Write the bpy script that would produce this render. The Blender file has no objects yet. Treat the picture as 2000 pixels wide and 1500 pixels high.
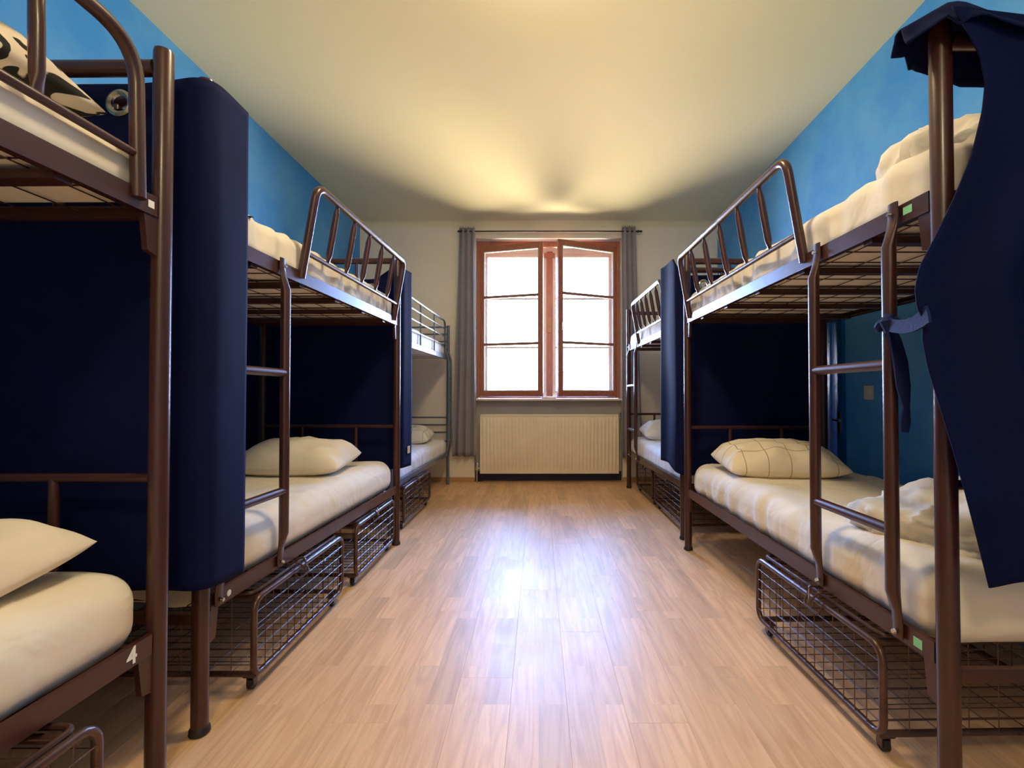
import bpy, bmesh, math, random
from mathutils import Vector, Matrix, noise
random.seed(7)
C = bpy.context.scene.collection
SC = bpy.context.scene
PI = math.pi

# ---------------------------------------------------------------- camera
H0 = 1.10
cam_d = bpy.data.cameras.new('camera')
cam_d.sensor_width = 36.0
cam_d.lens = 920.0 / 2000.0 * 36.0
cam_d.shift_x = (1000 - 1052) / 2000.0
cam_d.shift_y = 4.0 / 2000.0
cam_d.clip_start = 0.02
cam = bpy.data.objects.new('camera', cam_d)
C.objects.link(cam)
cam.location = (0, 0, H0)
cam.rotation_euler = (math.radians(90.9), 0, 0)
SC.camera = cam

# ---------------------------------------------------------------- world, light, exposure
SC.view_settings.view_transform = 'Standard'
SC.view_settings.look = 'None'
SC.view_settings.gamma = 1.0
SC.view_settings.use_curve_mapping = False
SC.view_settings.exposure = 1.66
SC.cycles.max_bounces = 14
SC.cycles.diffuse_bounces = 8
SC.cycles.glossy_bounces = 5
SC.cycles.transparent_max_bounces = 16
SC.cycles.sample_clamp_indirect = 8.0
SC.cycles.caustics_reflective = False
SC.cycles.caustics_refractive = False
SC.cycles.blur_glossy = 0.6

SKY_COL = (0.25, 0.45, 1.0)      # open bluish sky above the horizon
GROUND_COL = (0.82, 0.66, 0.46)   # sunlit yard and walls below the horizon
SKY_STR = 20.0
LAMP_COL = (1.0, 0.80, 0.52)
LAMP_STR = 27.0

w = bpy.data.worlds.new('world')
SC.world = w
w.use_nodes = True
wt = w.node_tree
wt.nodes.clear()
wo = wt.nodes.new('ShaderNodeOutputWorld')
wb = wt.nodes.new('ShaderNodeBackground')
wg = wt.nodes.new('ShaderNodeNewGeometry')
ws = wt.nodes.new('ShaderNodeSeparateXYZ')
wc = wt.nodes.new('ShaderNodeTexCoord')
wr = wt.nodes.new('ShaderNodeValToRGB')
wm = wt.nodes.new('ShaderNodeMapRange')
wt.links.new(wc.outputs['Generated'], ws.inputs[0])
wt.links.new(ws.outputs['Z'], wm.inputs[0])
wm.inputs[1].default_value = -0.25
wm.inputs[2].default_value = 0.25
wr.color_ramp.elements[0].color = (*GROUND_COL, 1)
wr.color_ramp.elements[1].color = (*SKY_COL, 1)
wt.links.new(wm.outputs[0], wr.inputs[0])
wt.links.new(wr.outputs[0], wb.inputs[0])
wb.inputs[1].default_value = SKY_STR
wt.links.new(wb.outputs[0], wo.inputs[0])

pd = bpy.data.lights.new('window_portal', 'AREA')
pd.shape = 'RECTANGLE'
pd.size = 1.84
pd.size_y = 2.0
pd.cycles.is_portal = True
po = bpy.data.objects.new('window_portal', pd)
C.objects.link(po)
po.location = (0.125, 6.47, 2.04)
po.rotation_euler = (-PI / 2, 0, 0)

# ---------------------------------------------------------------- helpers
def lin(h):
    h = h.lstrip('#')
    out = []
    for i in (0, 2, 4):
        c = int(h[i:i + 2], 16) / 255.0
        out.append(c / 12.92 if c <= 0.04045 else ((c + 0.055) / 1.055) ** 2.4)
    return (*out, 1.0)

def node(nt, t, **kw):
    n = nt.nodes.new(t)
    for k, v in kw.items():
        setattr(n, k, v)
    return n

def mat(name, col, rough=0.5, metal=0.0, spec=0.5, sheen=0.0, coat=0.0,
        var=None, var_scale=3.0, bump=0.0, bump_scale=200.0, bump_dis=0.0, bump_dist=0.001, rvar=0.0, stretch=(1, 1, 1), emit=0.0, emitcol=None, subsurf=0.0):
    m = bpy.data.materials.new(name)
    m.use_nodes = True
    nt = m.node_tree
    b = nt.nodes['Principled BSDF']
    c = lin(col) if isinstance(col, str) else (*col, 1)
    b.inputs['Base Color'].default_value = c
    b.inputs['Roughness'].default_value = rough
    b.inputs['Metallic'].default_value = metal
    b.inputs['Specular IOR Level'].default_value = spec
    b.inputs['Sheen Weight'].default_value = sheen
    b.inputs['Coat Weight'].default_value = coat
    b.inputs['Coat Roughness'].default_value = 0.15
    tc = node(nt, 'ShaderNodeTexCoord')
    mp = node(nt, 'ShaderNodeMapping')
    mp.inputs['Scale'].default_value = stretch
    nt.links.new(tc.outputs['Object'], mp.inputs[0])
    if var:
        n = node(nt, 'ShaderNodeTexNoise')
        n.inputs['Scale'].default_value = var_scale
        n.inputs['Detail'].default_value = 5
        n.inputs['Roughness'].default_value = 0.6
        nt.links.new(mp.outputs[0], n.inputs['Vector'])
        r = node(nt, 'ShaderNodeValToRGB')
        r.color_ramp.elements[0].position = 0.35
        r.color_ramp.elements[1].position = 0.68
        r.color_ramp.elements[0].color = c
        r.color_ramp.elements[1].color = lin(var)
        nt.links.new(n.outputs[0], r.inputs[0])
        nt.links.new(r.outputs[0], b.inputs['Base Color'])
        if rvar:
            mr = node(nt, 'ShaderNodeMapRange')
            mr.inputs[3].default_value = max(0.02, rough - rvar)
            mr.inputs[4].default_value = min(1, rough + rvar)
            nt.links.new(n.outputs[0], mr.inputs[0])
            nt.links.new(mr.outputs[0], b.inputs['Roughness'])
    if bump:
        n2 = node(nt, 'ShaderNodeTexNoise')
        n2.inputs['Scale'].default_value = bump_scale
        n2.inputs['Detail'].default_value = 3
        n2.inputs['Distortion'].default_value = bump_dis
        nt.links.new(mp.outputs[0], n2.inputs['Vector'])
        bp = node(nt, 'ShaderNodeBump')
        bp.inputs['Strength'].default_value = bump
        bp.inputs['Distance'].default_value = bump_dist
        nt.links.new(n2.outputs[0], bp.inputs['Height'])
        nt.links.new(bp.outputs[0], b.inputs['Normal'])
    if emit:
        b.inputs['Emission Color'].default_value = (*(emitcol or c[:3]), 1)
        b.inputs['Emission Strength'].default_value = emit
    return m

M = {}
M['brown'] = mat('brown_enamel', '#45241d', 0.33, spec=0.5, coat=0.15, var='#3a1e18', var_scale=5, bump=0.15, bump_scale=60, bump_dist=0.0006)
M['brown_worn'] = mat('worn_cage_enamel', '#4a2f29', 0.3, metal=0.35, spec=0.6, var='#5d4539', var_scale=9, rvar=0.1)
M['grey_metal'] = mat('blue_grey_enamel', '#5d6a7c', 0.3, spec=0.6, coat=0.3, var='#536072', var_scale=5)
M['wire'] = mat('dark_wire', '#463029', 0.35, metal=0.5)
M['steel'] = mat('bright_steel', '#c9c6bf', 0.25, metal=1.0)
M['grommet'] = mat('brushed_ring', '#b9b2a2', 0.3, metal=1.0)
M['navy'] = mat('navy_cloth', '#0b1440', 0.8, spec=0.12, sheen=0.0, var='#091036', var_scale=4, bump=0.25, bump_scale=500, bump_dist=0.0006)
M['navy_strap'] = mat('navy_strap', '#1a2552', 0.75, spec=0.15, sheen=0.0, bump=0.4, bump_scale=90, bump_dist=0.003)
M['sheet'] = mat('cream_sheet', '#ebe3d3', 0.85, spec=0.2, sheen=0.1, var='#e4dac7', var_scale=3, bump=0.5, bump_scale=3.6, bump_dist=0.03, bump_dis=1.1)
M['sheet_under'] = mat('ticking', '#c7b09c', 0.9, spec=0.1, bump=0.3, bump_scale=150, bump_dist=0.001)
M['white_sheet'] = mat('white_sheet', '#eef0f4', 0.85, spec=0.2, sheen=0.1, bump=0.5, bump_scale=3.6, bump_dist=0.03, bump_dis=1.1)
M['pillow'] = mat('cream_pillowcase', '#e9dfcc', 0.85, spec=0.2, sheen=0.1, bump=0.55, bump_scale=5, bump_dist=0.02, bump_dis=1.0)
M['white_pillow'] = mat('white_pillowcase', '#eeeef0', 0.85, spec=0.2, bump=0.55, bump_scale=5, bump_dist=0.02, bump_dis=1.0)
M['ceiling'] = mat('ceiling_paint', '#ece2bf', 0.9, spec=0.2, var='#e9e2ba', var_scale=0.8, bump=0.2, bump_scale=30, bump_dist=0.002)
M['wall_white'] = mat('cream_wall_paint', '#f1e9da', 0.85, spec=0.25, var='#ece3d2', var_scale=1.5, bump=0.25, bump_scale=25, bump_dist=0.003)
M['wall_blue'] = mat('blue_wall_paint', '#3a8edb', 0.62, spec=0.3, var='#5fa6e0', var_scale=1.6, bump=0.35, bump_scale=14, bump_dist=0.004)
M['door_blue'] = mat('blue_door_gloss', '#155ba0', 0.25, spec=0.5)
M['niche'] = mat('grey_niche_paint', '#bdbbbb', 0.7, spec=0.3, var='#b0b0b4', var_scale=3)
M['plinth'] = mat('plinth_blue_with_shade', '#232750', 0.5)  # blue board, its colour darkened by the shadow under the radiator
M['reveal'] = mat('white_reveal', '#eae6dc', 0.6)
M['win_wood'] = mat('red_brown_window_wood', '#a96b51', 0.4, spec=0.5, coat=0.1, var='#955a45', var_scale=14, stretch=(4, 4, 0.6), bump=0.2, bump_scale=40)
M['win_bar'] = mat('faded_glazing_bar', '#8a6350', 0.5)
M['win_white'] = mat('white_window_paint', '#e7e8e4', 0.45)
M['win_ochre'] = mat('ochre_window_edge', '#a8824a', 0.45)
M['sill'] = mat('sill_white', '#e6e2da', 0.4)
M['radiator'] = mat('cream_radiator_enamel', '#f2e9d3', 0.38, spec=0.5, var='#eadfc6', var_scale=4)
M['rod'] = mat('dark_rod', '#4a3e3a', 0.35, metal=0.6)
M['drape'] = mat('grey_drape', '#a3a0ac', 0.8, spec=0.15, sheen=0.1, var='#98959f', var_scale=3, bump=0.3, bump_scale=400, bump_dist=0.0006)
M['drape_lining'] = M['drape']
M['baseboard'] = mat('wood_baseboard', '#b98f63', 0.45)
M['white_plastic'] = mat('white_plastic', '#d8d0c0', 0.4)
M['sticker_green'] = mat('green_sticker', '#86d3a0', 0.5)
M['sticker_white'] = mat('white_sticker', '#eeeee6', 0.5)
M['paper'] = mat('white_paper', '#e4e2ea', 0.7)
M['tan_label'] = mat('tan_label', '#cdb68f', 0.6)
M['rubber'] = mat('dark_rubber', '#241d1b', 0.6)
M['subfloor'] = mat('subfloor', '#8d6c4c', 0.8)
M['concrete'] = mat('outside_render', '#d9d2c2', 0.9)
M['lamp'] = mat('opal_lamp_glass', '#fff2dc', 0.4, emit=LAMP_STR, emitcol=LAMP_COL)
M['lamp_base'] = mat('lamp_rim', '#e5dfd2', 0.4)

def glass_mat():
    m = bpy.data.materials.new('window_glass')
    m.use_nodes = True
    nt = m.node_tree
    nt.nodes.clear()
    o = node(nt, 'ShaderNodeOutputMaterial')
    mx = node(nt, 'ShaderNodeMixShader')
    tr = node(nt, 'ShaderNodeBsdfTransparent')
    tr.inputs[0].default_value = (0.97, 0.98, 0.98, 1)
    gl = node(nt, 'ShaderNodeBsdfGlossy')
    gl.inputs['Roughness'].default_value = 0.02
    fr = node(nt, 'ShaderNodeFresnel')
    fr.inputs[0].default_value = 1.45
    nt.links.new(fr.outputs[0], mx.inputs[0])
    nt.links.new(tr.outputs[0], mx.inputs[1])
    nt.links.new(gl.outputs[0], mx.inputs[2])
    nt.links.new(mx.outputs[0], o.inputs[0])
    return m
M['glass'] = glass_mat()

def floor_mat():
    m = bpy.data.materials.new('oak_laminate')
    m.use_nodes = True
    nt = m.node_tree
    L = nt.links
    b = nt.nodes['Principled BSDF']
    g = node(nt, 'ShaderNodeNewGeometry')
    sp = node(nt, 'ShaderNodeSeparateXYZ')
    L.new(g.outputs['Position'], sp.inputs[0])
    cb = node(nt, 'ShaderNodeCombineXYZ')
    L.new(sp.outputs['Y'], cb.inputs[0]); L.new(sp.outputs['X'], cb.inputs[1])
    br = node(nt, 'ShaderNodeTexBrick')
    br.offset = 0.37
    br.inputs['Scale'].default_value = 1.0
    br.inputs['Color1'].default_value = (0, 0, 0, 1)
    br.inputs['Color2'].default_value = (1, 1, 1, 1)
    br.inputs['Mortar'].default_value = (0.35, 0.35, 0.35, 1)
    br.inputs['Mortar Size'].default_value = 0.0006
    br.inputs['Brick Width'].default_value = 0.64
    br.inputs['Row Height'].default_value = 0.10
    L.new(cb.outputs[0], br.inputs['Vector'])
    oi = node(nt, 'ShaderNodeObjectInfo')
    # grain coordinates: shift each board
    ad = node(nt, 'ShaderNodeVectorMath', operation='MULTIPLY')
    ad.inputs[1].default_value = (24, 1.9, 1)
    L.new(g.outputs['Position'], ad.inputs[0])
    sh = node(nt, 'ShaderNodeCombineXYZ')
    m1 = node(nt, 'ShaderNodeMath', operation='MULTIPLY'); m1.inputs[1].default_value = 37.0
    L.new(oi.outputs['Random'], m1.inputs[0]); L.new(m1.outputs[0], sh.inputs[2])
    m2 = node(nt, 'ShaderNodeMath', operation='MULTIPLY'); m2.inputs[1].default_value = 9.0
    L.new(br.outputs['Color'], m2.inputs[0]); L.new(m2.outputs[0], sh.inputs[1])
    ad2 = node(nt, 'ShaderNodeVectorMath', operation='ADD')
    L.new(ad.outputs[0], ad2.inputs[0]); L.new(sh.outputs[0], ad2.inputs[1])
    n1 = node(nt, 'ShaderNodeTexNoise')
    n1.inputs['Scale'].default_value = 1.0
    n1.inputs['Detail'].default_value = 7
    n1.inputs['Roughness'].default_value = 0.62
    n1.inputs['Distortion'].default_value = 1.3
    L.new(ad2.outputs[0], n1.inputs['Vector'])
    wv = node(nt, 'ShaderNodeTexNoise')
    wv.inputs['Scale'].default_value = 0.28
    wv.inputs['Detail'].default_value = 2
    L.new(ad2.outputs[0], wv.inputs['Vector'])
    ring = node(nt, 'ShaderNodeMath', operation='MULTIPLY'); ring.inputs[1].default_value = 60
    L.new(wv.outputs[0], ring.inputs[0])
    sn = node(nt, 'ShaderNodeMath', operation='SINE'); L.new(ring.outputs[0], sn.inputs[0])
    mr = node(nt, 'ShaderNodeMapRange')
    mr.inputs[1].default_value = 0.35; mr.inputs[2].default_value = 1.0
    mr.inputs[3].default_value = 0.0; mr.inputs[4].default_value = 0.32
    L.new(sn.outputs[0], mr.inputs[0])
    ramp = node(nt, 'ShaderNodeValToRGB')
    ramp.color_ramp.elements[0].position = 0.32
    ramp.color_ramp.elements[0].color = lin('#d4a87c')
    ramp.color_ramp.elements[1].position = 0.60
    ramp.color_ramp.elements[1].color = lin('#e8c095')
    L.new(n1.outputs[0], ramp.inputs[0])
    mxr = node(nt, 'ShaderNodeMixRGB', blend_type='MIX')
    L.new(mr.outputs[0], mxr.inputs[0]); L.new(ramp.outputs[0], mxr.inputs[1])
    mxr.inputs[2].default_value = lin('#c4966a')
    hs = node(nt, 'ShaderNodeHueSaturation')
    L.new(mxr.outputs[0], hs.inputs['Color'])
    vr = node(nt, 'ShaderNodeMapRange')
    vr.inputs[3].default_value = 0.86; vr.inputs[4].default_value = 1.12
    L.new(br.outputs['Color'], vr.inputs[0])
    L.new(vr.outputs[0], hs.inputs['Value'])
    L.new(hs.outputs[0], b.inputs['Base Color'])
    # scuffs steer the roughness
    sc = node(nt, 'ShaderNodeTexNoise')
    sc.inputs['Scale'].default_value = 3.0; sc.inputs['Detail'].default_value = 8; sc.inputs['Roughness'].default_value = 0.7
    L.new(g.outputs['Position'], sc.inputs['Vector'])
    rr = node(nt, 'ShaderNodeMapRange')
    rr.inputs[1].default_value = 0.3; rr.inputs[2].default_value = 0.7
    rr.inputs[3].default_value = 0.38; rr.inputs[4].default_value = 0.48
    L.new(sc.outputs[0], rr.inputs[0])
    L.new(rr.outputs[0], b.inputs['Roughness'])
    b.inputs['Specular IOR Level'].default_value = 0.75
    bp = node(nt, 'ShaderNodeBump'); bp.inputs['Strength'].default_value = 0.2; bp.inputs['Distance'].default_value = 0.0015
    n3 = node(nt, 'ShaderNodeTexNoise'); n3.inputs['Scale'].default_value = 8; n3.inputs['Detail'].default_value = 6
    L.new(g.outputs['Position'], n3.inputs['Vector']); L.new(n3.outputs[0], bp.inputs['Height'])
    L.new(bp.outputs[0], b.inputs['Normal'])
    return m
M['floor'] = floor_mat()

def plaid_mat(name, base, line):
    m = mat(name, base, 0.85, spec=0.2, bump=0.55, bump_scale=5, bump_dist=0.02, bump_dis=1.0)
    nt = m.node_tree; L = nt.links
    b = nt.nodes['Principled BSDF']
    tc = node(nt, 'ShaderNodeTexCoord'); sp = node(nt, 'ShaderNodeSeparateXYZ')
    L.new(tc.outputs['Object'], sp.inputs[0])
    outs = []
    for ax, per in (('X', 0.125), ('Y', 0.125)):
        a = node(nt, 'ShaderNodeMath', operation='PINGPONG'); a.inputs[1].default_value = per / 2
        c = node(nt, 'ShaderNodeMath', operation='LESS_THAN'); c.inputs[1].default_value = 0.0022
        L.new(sp.outputs[ax], a.inputs[0]); L.new(a.outputs[0], c.inputs[0]); outs.append(c)
    mx = node(nt, 'ShaderNodeMath', operation='MAXIMUM')
    L.new(outs[0].outputs[0], mx.inputs[0]); L.new(outs[1].outputs[0], mx.inputs[1])
    mi = node(nt, 'ShaderNodeMixRGB'); mi.inputs[1].default_value = lin(base); mi.inputs[2].default_value = lin(line)
    L.new(mx.outputs[0], mi.inputs[0]); L.new(mi.outputs[0], b.inputs['Base Color'])
    return m
M['plaid'] = plaid_mat('windowpane_pillowcase', '#e9dcc2', '#a98f6b')
M['plaid_white'] = plaid_mat('windowpane_white_pillowcase', '#ece8e2', '#9a948c')

def leaf_mat():
    m = mat('leaf_print_pillowcase', '#e6d8c3', 0.85, spec=0.2, bump=0.4, bump_scale=12, bump_dist=0.008)
    nt = m.node_tree; L = nt.links
    b = nt.nodes['Principled BSDF']
    tc = node(nt, 'ShaderNodeTexCoord')
    mp = node(nt, 'ShaderNodeMapping'); mp.inputs['Scale'].default_value = (1.0, 0.6, 1); mp.inputs['Rotation'].default_value = (0, 0, 0.7)
    L.new(tc.outputs['Object'], mp.inputs[0])
    n = node(nt, 'ShaderNodeTexNoise'); n.inputs['Scale'].default_value = 12; n.inputs['Detail'].default_value = 1.5; n.inputs['Distortion'].default_value = 1.6
    L.new(mp.outputs[0], n.inputs['Vector'])
    r = node(nt, 'ShaderNodeValToRGB')
    r.color_ramp.elements[0].position = 0.535; r.color_ramp.elements[1].position = 0.55
    r.color_ramp.elements[0].color = lin('#e6d8c3'); r.color_ramp.elements[1].color = lin('#2b2a26')
    L.new(n.outputs[0], r.inputs[0]); L.new(r.outputs[0], b.inputs['Base Color'])
    return m
M['leaf'] = leaf_mat()

def link(name, me, parent=None):
    o = bpy.data.objects.new(name, me)
    C.objects.link(o)
    if parent: o.parent = parent
    return o

def obj(name, bm, m, parent=None, smooth=True, loc=None, kind=None, soft=False):
    me = bpy.data.meshes.new(name)
    bm.normal_update()
    bm.to_mesh(me)
    bm.free()
    me.materials.append(m)
    for p in me.polygons:
        p.use_smooth = smooth
    if smooth and not soft:
        try:
            me.set_sharp_from_angle(angle=math.radians(38))
        except Exception:
            pass
    o = link(name, me, parent)
    if loc: o.location = loc
    if kind: o['kind'] = kind
    return o

def empty(name, loc=(0, 0, 0), rz=0.0, parent=None):
    o = bpy.data.objects.new(name, None)
    o.empty_display_size = 0.1
    C.objects.link(o)
    o.location = loc
    o.rotation_euler = (0, 0, rz)
    if parent: o.parent = parent
    return o

def tag(o, label, cat, group=None):
    o['label'] = label
    o['category'] = cat
    if group: o['group'] = group
    return o

def box(bm, x0, x1, y0, y1, z0, z1, bev=0.0):
    x0, x1 = min(x0, x1), max(x0, x1)
    y0, y1 = min(y0, y1), max(y0, y1)
    z0, z1 = min(z0, z1), max(z0, z1)
    r = bmesh.ops.create_cube(bm, size=1.0)
    vs = r['verts']
    for v in vs:
        v.co = Vector(((x0 + x1) / 2 + v.co.x * (x1 - x0), (y0 + y1) / 2 + v.co.y * (y1 - y0), (z0 + z1) / 2 + v.co.z * (z1 - z0)))
    if bev > 0:
        es = list({e for v in vs for e in v.link_edges})
        bmesh.ops.bevel(bm, geom=es, offset=bev, segments=2, profile=0.7, affect='EDGES')

def smooth_path(pts, r, seg=6):
    """round the inner corners of a polyline"""
    pts = [Vector(p) for p in pts]
    out = [pts[0]]
    for i in range(1, len(pts) - 1):
        a, b, c = pts[i - 1], pts[i], pts[i + 1]
        d1, d2 = (a - b), (c - b)
        rr = min(r, d1.length * 0.49, d2.length * 0.49)
        p1 = b + d1.normalized() * rr
        p2 = b + d2.normalized() * rr
        for k in range(seg + 1):
            t = k / seg
            out.append(p1 * (1 - t) ** 2 + b * 2 * t * (1 - t) + p2 * t * t)
    out.append(pts[-1])
    return out

def tube(bm, pts, r, n=10, closed=False, cap=True, flat=None):
    """sweep a circle along pts; r is a number or list; flat = list of (scale_a, scale_b)"""
    pts = [Vector(p) for p in pts]
    N = len(pts)
    rings = []
    prev = None
    for i, p in enumerate(pts):
        if closed:
            t = (pts[(i + 1) % N] - pts[i - 1]).normalized()
        else:
            t = (pts[min(i + 1, N - 1)] - pts[max(i - 1, 0)]).normalized()
        if prev is None:
            up = Vector((0, 0, 1)) if abs(t.z) < 0.9 else Vector((0, 1, 0))
            a = t.cross(up).normalized()
        else:
            a = (prev - t * prev.dot(t)).normalized()
        prev = a
        b = t.cross(a)
        rr = r[i] if isinstance(r, (list, tuple)) else r
        sa, sb = flat[i] if flat else (1, 1)
        rings.append([bm.verts.new(p + (a * math.cos(2 * PI * k / n) * sa + b * math.sin(2 * PI * k / n) * sb) * rr) for k in range(n)])
    M_ = N if closed else N - 1
    for i in range(M_):
        A, B = rings[i], rings[(i + 1) % N]
        for k in range(n):
            bm.faces.new((A[k], A[(k + 1) % n], B[(k + 1) % n], B[k]))
    if cap and not closed:
        bm.faces.new(list(reversed(rings[0])))
        bm.faces.new(rings[-1])
    return rings

def wire(bm, a, b, r=0.0019):
    tube(bm, [a, b], r, n=4, cap=False)

def rbox(lx, ly, lz, r, step):
    """rounded box surface grid centred on the origin"""
    bm = bmesh.new()
    h = Vector((lx / 2, ly / 2, lz / 2))
    def lin_(a, b, n): return [a + (b - a) * i / n for i in range(n + 1)]
    n3 = [max(4, int(round(l / step))) for l in (lx, ly, lz)]
    def coords(hh, n):
        c = lin_(-hh, hh, n)
        extra = [-hh + r * 0.3, -hh + r * 0.65, -hh + r, hh - r, hh - r * 0.65, hh - r * 0.3]
        s = sorted(set([round(v, 5) for v in c + extra]))
        out = [s[0]]
        for v in s[1:]:
            if v - out[-1] > 0.004: out.append(v)
        out[-1] = hh
        return out
    cx, cy, cz = (coords(h.x, n3[0]), coords(h.y, n3[1]), coords(h.z, n3[2]))
    cache = {}
    def V(x, y, z):
        k = (round(x, 5), round(y, 5), round(z, 5))
        if k not in cache:
            inner = Vector((max(-h.x + r, min(h.x - r, x)), max(-h.y + r, min(h.y - r, y)), max(-h.z + r, min(h.z - r, z))))
            d = Vector((x, y, z)) - inner
            cache[k] = bm.verts.new(inner + (d.normalized() * r if d.length > 1e-6 else d))
        return cache[k]
    def grid(us, vs, f, flip):
        for i in range(len(us) - 1):
            for j in range(len(vs) - 1):
                q = [f(us[i], vs[j]), f(us[i + 1], vs[j]), f(us[i + 1], vs[j + 1]), f(us[i], vs[j + 1])]
                if flip: q.reverse()
                if len(set(q)) == 4: bm.faces.new(q)
    grid(cx, cy, lambda a, b: V(a, b, h.z), False)
    grid(cx, cy, lambda a, b: V(a, b, -h.z), True)
    grid(cx, cz, lambda a, b: V(a, -h.y, b), False)
    grid(cx, cz, lambda a, b: V(a, h.y, b), True)
    grid(cy, cz, lambda a, b: V(h.x, a, b), False)
    grid(cy, cz, lambda a, b: V(-h.x, a, b), True)
    return bm

def ridge(p):
    return 1.0 - abs(noise.noise(p)) * 2.0

# ---------------------------------------------------------------- the room
YB = 5.90          # inner face of the window wall
YF = -2.0          # wall behind the camera
ZC = 3.26
def xl(y): return -2.25
def xr(y): return 2.126 + (y - 2.587) * (0.124 / 3.313)

bm = bmesh.new(); box(bm, -2.6, 2.6, YF - 0.3, 6.5, -0.2, -0.012)
floor = obj('floor', bm, M['subfloor'], smooth=False, kind='structure')

def plank_mesh(wd, ln):
    bm = bmesh.new()
    c = 0.0005
    g = 0.0001
    x1, y1 = wd / 2 - g, ln / 2 - g
    lo = [bm.verts.new((sx * x1, sy * y1, -0.011)) for sx, sy in ((-1, -1), (1, -1), (1, 1), (-1, 1))]
    mi = [bm.verts.new((sx * x1, sy * y1, -c)) for sx, sy in ((-1, -1), (1, -1), (1, 1), (-1, 1))]
    hi = [bm.verts.new((sx * (x1 - c), sy * (y1 - c), 0)) for sx, sy in ((-1, -1), (1, -1), (1, 1), (-1, 1))]
    for A, B in ((lo, mi), (mi, hi)):
        for k in range(4):
            bm.faces.new((A[k], A[(k + 1) % 4], B[(k + 1) % 4], B[k]))
    bm.faces.new(hi)
    me = bpy.data.meshes.new('plank'); bm.to_mesh(me); bm.free(); me.materials.append(M['floor'])
    return me
PW, PL = 0.20, 1.28
full = plank_mesh(PW, PL)
row = 0
x = -2.3
while x < 2.29:
    off = [0.0, 0.47, 0.93, 0.25, 0.72][row % 5]
    y = YF - off
    while y < YB - 0.001:
        a, b = max(y, YF), min(y + PL, YB + (0.12 if -0.75 < x < 1.05 else 0))
        if b - a > 0.02:
            me = full if abs((b - a) - PL) < 1e-4 else plank_mesh(PW, b - a)
            o = link('plank', me, floor); o.location = (x + PW / 2, (a + b) / 2, 0)
        y += PL
    x += PW; row += 1

def quad_wall(name, p, m, thick):
    """p: inner-face corners (x,y) a->b, extruded outwards by thick vector"""
    bm = bmesh.new()
    (ax, ay), (bx, by) = p
    t = Vector(thick)
    base = [Vector((ax, ay, -0.2)), Vector((bx, by, -0.2)), Vector((bx, by, -0.2)) + t, Vector((ax, ay, -0.2)) + t]
    lo = [bm.verts.new(v) for v in base]
    hi = [bm.verts.new(v + Vector((0, 0, ZC + 0.2))) for v in base]
    for k in range(4):
        bm.faces.new((lo[k], lo[(k + 1) % 4], hi[(k + 1) % 4], hi[k]))
    bm.faces.new(lo[::-1]); bm.faces.new(hi)
    bmesh.ops.recalc_face_normals(bm, faces=bm.faces)
    return obj(name, bm, m, smooth=False, kind='structure')
quad_wall('wall_left', ((xl(0), YF), (xl(0), YB)), M['wall_blue'], (-0.2, 0, 0))
quad_wall('wall_right', ((xr(YF), YF), (xr(YB), YB)), M['wall_blue'], (0.2, 0, 0))
quad_wall('wall_front', ((xl(0) - .2, YF), (xr(YF) + .4, YF)), M['wall_white'], (0, -0.2, 0))
bm = bmesh.new(); box(bm, -2.6, 2.6, YF - 0.3, 6.5, ZC, ZC + 0.2)
obj('ceiling', bm, M['ceiling'], smooth=False, kind='structure')

# window wall with its opening and the radiator niche under it
OX0, OX1, OZ0, OZ1 = -0.80, 1.05, 1.02, 3.06
YO = 6.46
bm = bmesh.new()
box(bm, -2.5, OX0, YB, YO, -0.2, ZC)
box(bm, OX1, 2.5, YB, YO, -0.2, ZC)
box(bm, OX0, OX1, YB, YO, OZ1, ZC)
box(bm, OX0, OX1, YB + 0.13, YO, -0.2, OZ0)
wallb = obj('wall_back', bm, M['wall_white'], smooth=False, kind='structure')
# thin painted skins of the niche and reveals
bm = bmesh.new()
box(bm, OX0 + 0.001, OX1 - 0.001, YB + 0.122, YB + 0.129, 0.12, OZ0 - 0.01)
obj('niche_panel', bm, M['niche'], wallb, smooth=False)
bm = bmesh.new()
box(bm, OX0 + 0.001, OX1 - 0.001, YB + 0.09, YB + 0.121, 0.0, 0.11, 0.003)
obj('baseboard_niche', bm, M['plinth'], smooth=False, kind='structure')  # low board with the radiator's shade put into its dark colour
bm = bmesh.new()
box(bm, OX0 + 0.0005, OX0 + 0.006, YB + 0.002, YB + 0.14, OZ0 + .03, OZ1 - .001)
box(bm, OX1 - 0.006, OX1 - 0.0005, YB + 0.002, YB + 0.14, OZ0 + .03, OZ1 - .001)
box(bm, OX0 + .006, OX1 - .006, YB + 0.002, YB + 0.14, OZ1 - 0.006, OZ1 - 0.0005)
obj('reveal_lining', bm, M['reveal'], wallb, smooth=False)
for nm, a, b in (('baseboard_left', -2.249, OX0 - 0.001), ('baseboard_right', OX1 + 0.001, 2.249)):
    bm = bmesh.new(); box(bm, a, b, YB - 0.014, YB - 0.001, 0.0, 0.055, 0.003)
    obj(nm, bm, M['baseboard'], smooth=False, kind='structure')
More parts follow.
